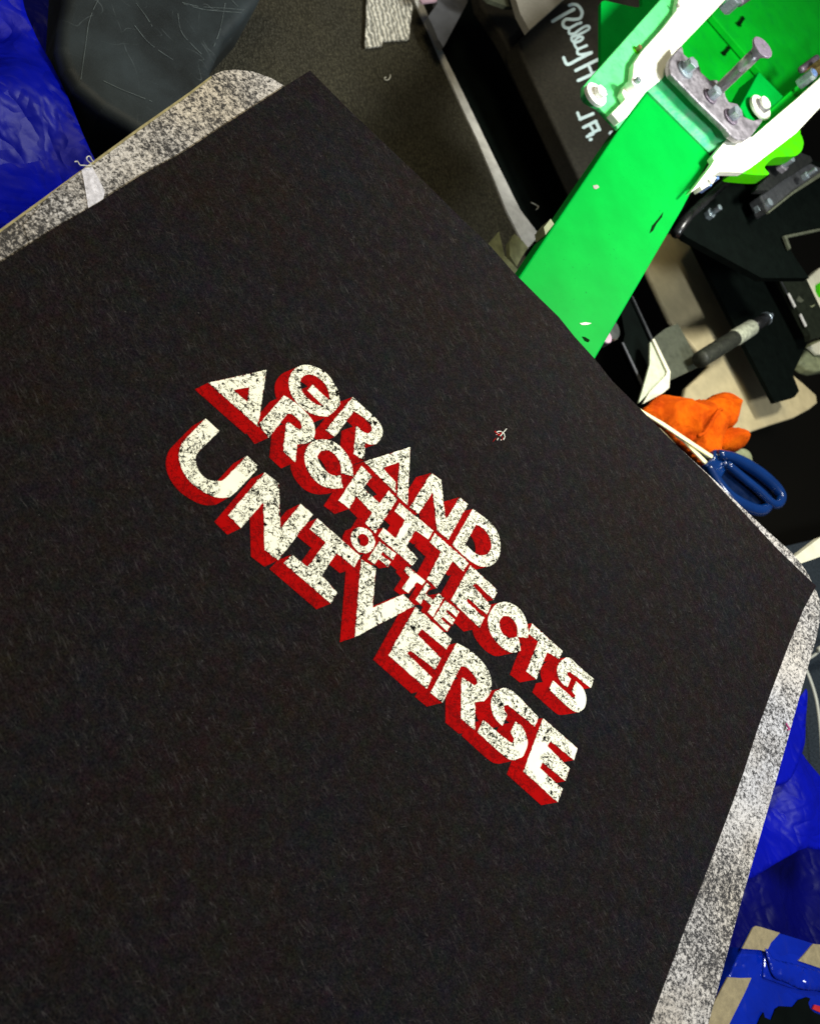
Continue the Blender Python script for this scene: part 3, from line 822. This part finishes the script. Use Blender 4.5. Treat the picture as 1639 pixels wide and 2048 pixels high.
# ================================================================== LEFT BACKGROUND
def fold(dirx, diry, freq, amp, ph=0.0, seed=0):
    def h(x, y, de):
        t = (x * dirx + y * diry) * freq + ph + 1.4 * noise.noise(Vector((x * 9, y * 9, seed)))
        amp2 = amp * min(1, de / .022)
        return amp2 * math.sin(t) + amp * .5 * noise.noise(Vector((x * 30, y * 30, seed + 5))) + amp * .18 * noise.noise(Vector((x * 90, y * 90, seed)))
    return h
tl = thing('blue_tarp', 'bright blue crumpled tarpaulin hanging at the upper left beside the platen', 'tarpaulin', P(80, 200, -.22))
cloth('upper_fold', [(-260, -200), (10, -160), (42, 0), (66, 60), (100, 125), (135, 200), (165, 262), (192, 320), (250, 450), (100, 620), (-300, 700)], -.13, .004, fold(1, -.25, 75, .009, 2.2, 1), 'tarp', tl)
cloth('lower_fold', [(-60, -260), (330, -260), (420, 250), (380, 420), (100, 420)], -.24, .008, fold(1, -.5, 60, .007, 0, 4), 'tarp_shaded', tl)

pan = thing('scratched_bin', 'smooth dark grey plastic bin with fine scratches and rounded corner beside the carpet', 'bin', P(280, 100, -.12))
prism('bin_top', [(135, -160), (127, 0), (117, 50), (114, 89), (127, 136), (150, 171), (203, 216), (270, 256), (380, 330), (450, 200), (425, 140), (454, 73), (520, 0), (600, -160)], -.12, .05, 'scratch', pan, bevel=.007, segs=14)
zs = -.1195
sr = []
for pth in ([(620, 0), (590, 60), (560, 150), (545, 260), (525, 400), (512, 500)], [(655, 510), (760, 560), (860, 600), (960, 640)], [(850, 160), (930, 260), (1020, 330), (1090, 375)],
            [(1150, 15), (1250, 40), (1400, 50), (1540, 62)], [(1160, 25), (1280, 58), (1420, 72), (1520, 80)], [(860, 20), (920, 100), (960, 165)], [(1120, 60), (1140, 190), (1200, 270), (1270, 340)],
            [(1420, 20), (1390, 180), (1350, 290)], [(1460, 0), (1500, 40)]):
    pp = h7(smooth_pts(pth, 4, False))
    for kk in range(len(pp) - 1):
        if random.random() < .93: sr += ribbon(pp[kk:kk + 2], random.uniform(.5, 1.1), zs)
sc_m = m_plain('faint_scratch', (.09, .115, .12), .6)
flat('scratches', sr, zs, sc_m, pan)

dt = prism('duct_tape', k3([(100, -120), (372, -120), (362, 60), (350, 150), (345, 225), (335, 232), (190, 240), (185, 268), (92, 278), (88, 250), (95, 120)]), ZC + .004, .0015, 'duct')
tag(dt, 'silver ridged adhesive tape strip stuck on the dark ribbed carpet', 'tape')
def thread(name, pts, z, w, mat, label, cat, group=None):
    pp = smooth_pts(pts, 5, False)
    o = tube(name, [P(u, v, z + .0012) for u, v in pp], w, mat, n=6)
    return tag(o, label, cat, group)
thread('lint', k3([(235, 437), (232, 455), (220, 468), (205, 466), (200, 456), (210, 452)]), ZC + .001, .0004, 'lint', 'tiny curl of white lint on the ribbed carpet below the silver tape', 'lint', 'bits of lint')
thread('lint', k3([(1058, 1185), (1072, 1192), (1085, 1200), (1100, 1208), (1095, 1220), (1086, 1228)]), -.21, .0004, 'lint', 'small white lint hook on the black gap left of the green arm', 'lint', 'bits of lint')
thread('thread_tuft', h7([(470, 1020), (490, 1018), (505, 1040), (530, 1042), (560, 1045), (575, 1035), (550, 1010), (548, 992), (565, 985), (578, 1005), (590, 1020)]), .001, .00022, 'lint', 'frayed pale thread tuft on the left platen edge by the tape seam', 'thread')
thread('thread_scrap', k6([(752, 675), (760, 690), (768, 700), (758, 705)]), .0005, .0005, 'magenta', 'tiny magenta thread scrap on the right strip of the speckled platen', 'thread')

es = prism('edge_board', [(822, -60), (828, 0), (857, 62), (897, 154), (925, 218), (953, 277), (985, 352), (1012, 420), (1038, 471), (1052, 500), (1078, 470), (1040, 420), (984, 307), (935, 205), (881, 95), (843, 0), (836, -60)], ZC + .002, .0018, 'pale_strip')
tag(es, 'long thin pale grey board edge running along the ribbed carpet', 'board')
gp = prism('dark_plank', h6([(200, -80), (500, -80), (455, 0), (260, 368), (215, 300), (180, 210), (140, 130), (210, 30)]), ZC + .02, .006, 'grey_plank')
tag(gp, 'short grey plank end crossing the pale board edge at the top', 'plank')
pp = prism('pink_card', h6([(85, -60), (210, -60), (208, 8), (95, 22), (80, 0)]), ZC + .024, .002, 'pink'); tag(pp, 'pinkish card scrap at the top beside the grey plank', 'card')
gq = prism('grey_panel', h6([(790, -120), (1330, -120), (1190, 0), (928, 236), (855, 100)]), -.13, .006, 'grey_panel')
tag(gq, 'light grey panel corner lying over the black base near the script writing', 'panel')
gq = prism('dark_strip', h6([(560, -60), (820, -60), (850, 50), (760, 50), (620, 0)]), -.14, .004, 'olive_panel')
tag(gq, 'dark olive strip left of the light grey panel corner', 'strip')
tr = prism('black_channel', [(936, -60), (975, -60), (1020, 60), (1190, 400), (1110, 560), (1070, 480), (985, 300), (880, 95)], -.215, .01, 'black_soft')
tag(tr, 'deep black metal channel between the pale board edge and the base plate', 'metal channel')
s1 = prism('wood_scrap', k3([(805, 1432), (870, 1355), (880, 1400), (905, 1500), (950, 1545), (1000, 1600), (960, 1680), (880, 1580)]), -.12, .004, 'scrap')
tag(s1, 'pale olive scrap peeping out between sheet and carpet, left of the black gap', 'scrap', 'pale scraps under the green arm')
s2 = prism('wood_scrap', k3([(930, 1420), (960, 1368), (1000, 1400), (1040, 1450), (1000, 1510), (975, 1560), (935, 1500)]), -.12, .004, 'scrap')
tag(s2, 'mottled pale scrap touching the lower end of the pale board edge', 'scrap', 'pale scraps under the green arm')
sg = prism('pale_clip', k2([(20, 395), (60, 345), (80, 375), (40, 425), (30, 440)]), -.0212, .008, 'scrap')
sg.name = 'pale_clip'; tag(sg, 'small pale clip stuck on the side of the green arm', 'clip')

# ================================================================== RIGHT BACKGROUND
ZD = -.19
bd = prism('cream_board', [(1260, 470), (1380, 465), (1500, 520), (1560, 700), (1584, 748), (1608, 768), (1632, 790), (1634, 806), (1619, 818), (1588, 835), (1540, 850), (1500, 864), (1440, 890), (1300, 880), (1366, 800), (1372, 775), (1420, 730), (1340, 640)], ZD, .006, 'cream_board', bevel=.002)
tag(bd, 'cream board with a rusty lower edge under the black bars', 'board')
def blk(name, pts, z, th, mat, label, cat, **kw):
    return tag(prism(name, pts, z, th, mat, **kw), label, cat)
blk('steel_bar', [(1376, 470), (1400, 440), (1530, 480), (1590, 610), (1619, 675), (1600, 715), (1584, 748), (1597, 782), (1588, 794), (1548, 805), (1470, 655)], ZD + .03, .004, 'black_soft',
    'wide flat black bar lying across the cream board', 'bar')
tube_b = thing('dusty_rod', 'black cylindrical rod with a dusty grey tape band on the wide black bar', 'rod', P(1470, 680, ZD + .05))
zr = ZD + .05
a, b = P(1398, 720, zr), P(1545, 628, zr)
s = pxm(1470, 670, zr)
L = b - a
tube('tape_band', [a, a + L * .02, a + L * .30, a + L * .67], [15.5 * s, 16.5 * s, 16.5 * s, 15.5 * s], 'rod_tape', tube_b, n=28)
tube('dusty_band', [a + L * .44, a + L * .46, a + L * .675, a + L * .68], [16 * s, 17.2 * s, 17.0 * s, 14 * s], 'dust', tube_b, n=28)
tube('rod_end', [a + L * .66, a + L * .90, a + L * .905], [13.5 * s, 13 * s, 7 * s], 'rod', tube_b, n=28)
tube('collar', [a + L * .885, a + L * .895], [13.6 * s, 13.6 * s], 'zinc', tube_b, n=28)
tube('tip', [a + L * .90, a + L * .97, a + L * .985], [5 * s, 5 * s, 2 * s], 'zinc', tube_b, n=16)

blk('olive_flap', k2([(655, 1050), (730, 990), (805, 958), (860, 1060), (900, 1140), (930, 1212), (760, 1292), (700, 1180)]), ZD + .035, .003, 'olive_panel', 'dark olive flap between the pale folded card and the rod', 'flap')
cd = thing('folded_card', 'pale folded card with a bright creased edge beside the orange cloth', 'card', P(1320, 760, ZD + .06))
zc = ZD + .06
prism('card_face', k2([(642, 1072), (662, 1050), (700, 1120), (745, 1240), (690, 1310), (575, 1425), (600, 1340), (640, 1200)]), zc, .0015, 'white_fin', cd)
prism('card_crease', k2([(655, 1052), (668, 1048), (762, 1240), (755, 1335), (720, 1365), (600, 1430), (640, 1360), (735, 1262), (742, 1240)]), zc + .002, .0012, 'cream', cd)
blk('frame_rail', k2([(540, 800), (655, 1050), (640, 1075), (650, 1190), (600, 1340), (480, 1090), (495, 1020), (470, 880)]), ZD + .045, .004, 'black_soft', 'black rail between the round knob and the pale folded card', 'rail')
blk('thin_wire', k2([(534, 795), (544, 800), (660, 1046), (652, 1058)]), ZD + .048, .001, 'grey_bar', 'thin grey wire running down to the top of the folded card', 'wire')['group'] = 'thin grey wires'
blk('thin_wire', k2([(478, 1070), (488, 1070), (608, 1320), (600, 1335)]), ZD + .048, .001, 'grey_plank', 'thin grey wire running from the round knob to the orange cloth', 'wire')['group'] = 'thin grey wires'
kn = thing('round_knob', 'dark round knob with a pinkish core peeping from behind the green arm', 'knob', P(1225, 660, -.10))
c0 = P(1222, 655, -.10); s = pxm(1222, 655, -.1)
cyl('knob_rim', c0, 26 * s, -.115, -.10, 'dark_glass', kn, n=32, bevel=.002)
cyl('knob_core', P(1212, 672, -.098), 15 * s, -.10, -.098, 'pink', kn, n=24, bevel=.0006)

zn = ZD + .02
sf = thing('side_frame', 'dusty black side frame with chipped pale edges right of the wide black bar', 'frame', P(1600, 600, zn))
prism('frame_panel', h3([(500, 0), (560, -90), (860, -60), (900, 130), (1035, 380), (1100, 500), (1274, 860), (1400, 1200), (1274, 1240), (1150, 1275), (1140, 1200), (870, 680)]), zn + .03, .006, 'frame_dust', sf)
prism('worn_edge', h3([(862, 684), (880, 678), (965, 845), (952, 862)]), zn + .0308, .001, 'pale_strip', sf)
prism('worn_edge', h3([(1015, 955), (1030, 940), (1105, 1095), (1090, 1110)]), zn + .0308, .001, 'pale_strip', sf)
prism('paint_line', h3([(515, 10), (520, 5), (600, 170), (700, 370), (835, 630), (862, 684), (856, 684), (690, 370), (590, 180)]), zn + .0306, .0008, 'grey_bar', sf)
prism('dust_spot', h3([(970, 770), (1000, 715), (1030, 740), (1065, 775), (1030, 800), (1000, 790)]), zn + .0306, .0006, 'olive_panel', sf)
prism('dust_spot', h3([(1145, 845), (1185, 835), (1205, 820), (1200, 840), (1170, 860)]), zn + .0306, .0006, 'scrap', sf)
blk('pale_bar', h2([(1180, 1465), (1639, 1370), (1900, 1310), (1900, 1340), (1640, 1400), (1225, 1490), (1270, 1620), (1250, 1640)]), ZK + .004, .002, 'olive_panel', 'thin olive bent wire at the right edge above the side frame', 'wire')
lb = thing('white_tub', 'white rimmed tub with lime green inside at the right edge', 'tub', P(1639, 600, zn + .02))
prism('rim', h3([(1100, 500), (1274, 350), (1500, 300), (1500, 1000), (1274, 850)]), zn + .02, .01, 'cream', lb, bevel=.002)
prism('inside', h3([(1230, 570), (1274, 540), (1500, 480), (1500, 800), (1274, 720), (1235, 650)]), zn + .022, .003, 'lime', lb)
blk('olive_block', h3([(1010, 1560), (1120, 1360), (1200, 1290), (1274, 1265), (1500, 1240), (1500, 1640), (1230, 1680), (1130, 1650)]), ZD + .012, .014, 'scrap', 'rounded pale olive block at the right edge under the side frame', 'block', bevel=.004, segs=4)
blk('bright_block', h3([(1130, 1360), (1274, 1290), (1500, 1260), (1500, 1480), (1240, 1460)]), ZD + .018, .004, 'cream', 'cream block lying on the rounded olive block', 'block', bevel=.001)

# orange cloth
def lump(x, y, de):
    n1 = noise.noise(Vector((x * 55, y * 55, 2))); n2 = noise.noise(Vector((x * 22 + 3, y * 22, 9)))
    rdg = 1 - abs(noise.noise(Vector((x * 38, y * 30, 5)))) * 2
    return .011 * (1 - math.exp(-de / .0035)) + (n1 * .004 + n2 * .007 + rdg * rdg * .006) * min(1, de / .010) + .0010 * noise.noise(Vector((x * 420, y * 420, 1)))
zo = ZD + .065
oc = thing('orange_cloth', 'crumpled orange terry cloth lying beside the scissors', 'cloth', P(1400, 850, zo))
cloth('cloth_body', k5([(300, 470), (345, 410), (430, 340), (500, 348), (560, 360), (640, 388), (760, 380), (820, 350), (880, 395), (920, 430), (905, 560), (880, 700), (860, 800), (815, 940), (760, 900), (620, 760), (430, 570)]), zo, .0013, lump, 'orange', oc, thick=.002)
def lump2(x, y, de): return lump(x, y, de) + .002
cloth('cloth_fold', k5([(800, 365), (850, 335), (900, 325), (950, 355), (985, 420), (995, 490), (980, 560), (940, 600), (880, 560), (860, 460)]), zo - .006, .002, lump2, 'orange', oc, thick=.002)
cloth('cloth_fold', k5([(860, 620), (960, 590), (1035, 605), (1060, 660), (1055, 710), (1000, 762), (930, 760), (860, 740)]), zo - .002, .002, lump2, 'orange', oc, thick=.002)
tube('rolled_hem', [P(u, v, zo + .019) for u, v in smooth_pts(k5([(905, 445), (880, 450), (840, 510), (800, 580), (770, 620), (725, 640)]), 4, False)], [3.4 * pxm(1400, 830, zo)] * 21, 'orange', oc, n=10)
blk('wooden_peg', k5([(1010, 760), (1060, 735), (1110, 760), (1130, 820), (1100, 860), (1030, 800)]), zo - .03, .004, 'scrap', 'small olive peg tucked behind the blue scissor handles', 'peg', smooth=True)

# scissors
sx = thing('scissors', 'scissors with slim pale blades and dark blue handles beside the platen', 'scissors', P(1440, 920, zo + .02))
zx = zo + .020
prism('blade', k5([(255, 412), (300, 440), (480, 545), (620, 640), (835, 783), (838, 803), (820, 800), (600, 655), (460, 560), (330, 475)]), zx, .001, 'blade', sx)
prism('blade', k5([(590, 640), (640, 665), (720, 755), (800, 835), (783, 852), (700, 765), (620, 680), (560, 640)]), zx - .002, .001, 'blade', sx)
prism('blade_web', k5([(640, 665), (838, 800), (800, 845), (720, 760)]), zx - .004, .001, 'olive_panel', sx)
def T(pts, w, name, mat='handle', z=zx, n=14):
    pp = smooth_pts(k5(pts), 4, False)
    ws = []
    for i in range(len(pp)):
        t = i / (len(pp) - 1) * (len(w) - 1); k = min(int(t), len(w) - 2); ws.append(w[k] + (w[k + 1] - w[k]) * (t - k))
    s = pxm(1460, 950, z) / 3.724
    return tube(name, [P(u, v, z) for u, v in pp], [x * s for x in ws], mat, sx, n=n)
prism('handle_collar', k5([(855, 735), (910, 742), (985, 770), (1010, 800), (960, 860), (900, 960), (880, 1000), (830, 930), (785, 850), (840, 800)]), zx + .001, .006, 'handle', sx, bevel=.0018, segs=4)
T([(800, 860), (870, 980), (960, 1090), (1080, 1165), (1190, 1195), (1245, 1160), (1230, 1100), (1130, 1010), (1020, 930), (900, 840)], [30, 40, 46, 50, 46, 38, 34, 34, 32, 34], 'handle_loop', z=zx)
T([(880, 775), (980, 800), (1080, 850), (1200, 930), (1300, 1020), (1345, 1090), (1325, 1145), (1275, 1140), (1180, 1050), (1060, 950), (940, 850)], [34, 42, 48, 48, 46, 40, 36, 34, 34, 32, 32], 'handle_loop', z=zx + .003)
prism('handle_web', k5([(900, 820), (1000, 830), (1150, 930), (1290, 1060), (1330, 1120), (1290, 1140), (1240, 1150), (1150, 1150), (1000, 1070), (900, 960)]), zx - .002, .003, 'web', sx)

blk('cream_strip', [(1577, 1122), (1640, 1074), (1760, 1030), (1760, 1070), (1640, 1113), (1600, 1127), (1570, 1150)], -.10, .006, 'cream', 'cream plastic strip poking out behind the right platen corner', 'strip')

cb = thing('white_cable', 'thin white cable curving on the blue grey carpet right of the platen', 'cable', P(1630, 1380, -.235))
tube('cable', [P(u, v, -.235) for u, v in smooth_pts([(1560, 1290), (1600, 1325), (1613, 1345), (1626, 1380), (1634, 1415), (1640, 1470), (1645, 1560)], 6, False)], 3.0 * pxm(1630, 1380, -.235), 'white_cable', cb, n=12)
tube('cable_branch', [P(u, v, -.233) for u, v in smooth_pts([(1600, 1325), (1622, 1314), (1645, 1298), (1680, 1285)], 5, False)], 2.6 * pxm(1630, 1380, -.235), 'white_cable', cb, n=12)
tube('plug', [P(1636, 1300, -.228), P(1650, 1292, -.228), P(1670, 1284, -.228)], 6 * pxm(1630, 1300, -.23), 'white_cable', cb, n=12)

# blue sheeting on the lower right
rt = thing('blue_tarp', 'glossy deep blue plastic sheeting under the right side of the platen', 'tarpaulin', P(1600, 1600, -.16))
cloth('hanging_end', [(1560, 1440), (1598, 1395), (1610, 1378), (1612, 1410), (1610, 1450), (1604, 1500), (1580, 1560), (1540, 1560)], -.12, .004, fold(1, .6, 70, .003, .4, 7), 'tarp', rt)
cloth('upper_fold', [(1500, 1560), (1577, 1480), (1600, 1500), (1639, 1552), (1800, 1700), (1800, 1800), (1639, 1700), (1560, 1720), (1490, 1760), (1450, 1720)], -.14, .005, fold(.8, .9, 60, .006, 1.8, 11), 'tarp', rt)
cloth('lower_fold', [(1440, 1640), (1800, 1660), (1850, 2000), (1560, 2000), (1380, 1950)], -.25, .006, fold(1, .5, 50, .006, .5, 13), 'tarp_shaded', rt)

bx = thing('taped_box', 'glossy blue box with beige tape patches at the lower right corner', 'box', P(1560, 1980, -.17))
zb = -.115
prism('box_top', h5([(520, 700), (700, 375), (760, 378), (1060, 470), (1540, 620), (2200, 820), (2200, 1400), (1640, 1280), (1250, 1270), (830, 1120), (845, 715)]), zb, .003, 'film', bx, bevel=.001)
prism('box_side', h5([(530, 690), (845, 715), (850, 1000), (980, 1120), (1640, 1290), (2300, 1400), (2300, 2500), (100, 2500), (-100, 2400), (-60, 1950), (330, 1100)]), zb - .0015, .05, 'film', bx, bevel=.001)
prism('beige_tape', h5([(680, 395), (720, 372), (765, 380), (1062, 470), (1010, 530), (935, 610), (900, 690), (850, 735), (780, 715), (640, 705), (525, 695)]), zb + .0008, .0008, 'beige_tape', bx)
prism('beige_tape', h5([(1540, 628), (1660, 640), (2200, 800), (2200, 1150), (1640, 975), (1330, 870), (1420, 770)]), zb + .0008, .0008, 'beige_tape', bx)
prism('beige_tape', h5([(320, 1105), (500, 1118), (655, 1115), (560, 1330), (400, 1650), (250, 1960), (-90, 2400), (-160, 2380), (60, 1600), (200, 1330)]), zb - .0007, .0008, 'beige_tape', bx)
prism('black_blot', h5([(740, 1790), (780, 1690), (830, 1610), (850, 1680), (940, 1720), (1000, 1560), (1060, 1520), (1250, 1530), (1330, 1430), (1450, 1390), (1500, 1410), (1470, 1470), (1500, 1560), (1560, 1610), (1639, 1640), (1900, 1660), (1900, 2100), (700, 2100)]), zb - .0007, .0008, 'black_soft', bx)
prism('red_patch', h5([(1530, 1560), (1560, 1500), (1660, 1525), (1700, 1590), (1640, 1610)]), zb - .0001, .0008, 'red_mark', bx)
# crinkled clear film reflecting the lamp
def crinkle(x, y, de):
    return min(de * .25, .0008) + .0020 * abs(noise.noise(Vector((x * 120, y * 60, 3)))) * min(1, de / .004) + .0012 * noise.noise(Vector((x * 200, y * 200, 8)))
cloth('loose_film', h5([(850, 720), (900, 730), (1000, 850), (1220, 900), (1640, 1030), (2100, 1200), (2100, 1450), (1640, 1310), (1400, 1290), (1150, 1180), (960, 1090)]), zb + .001, .0016, crinkle, 'film', bx, thick=.0003)
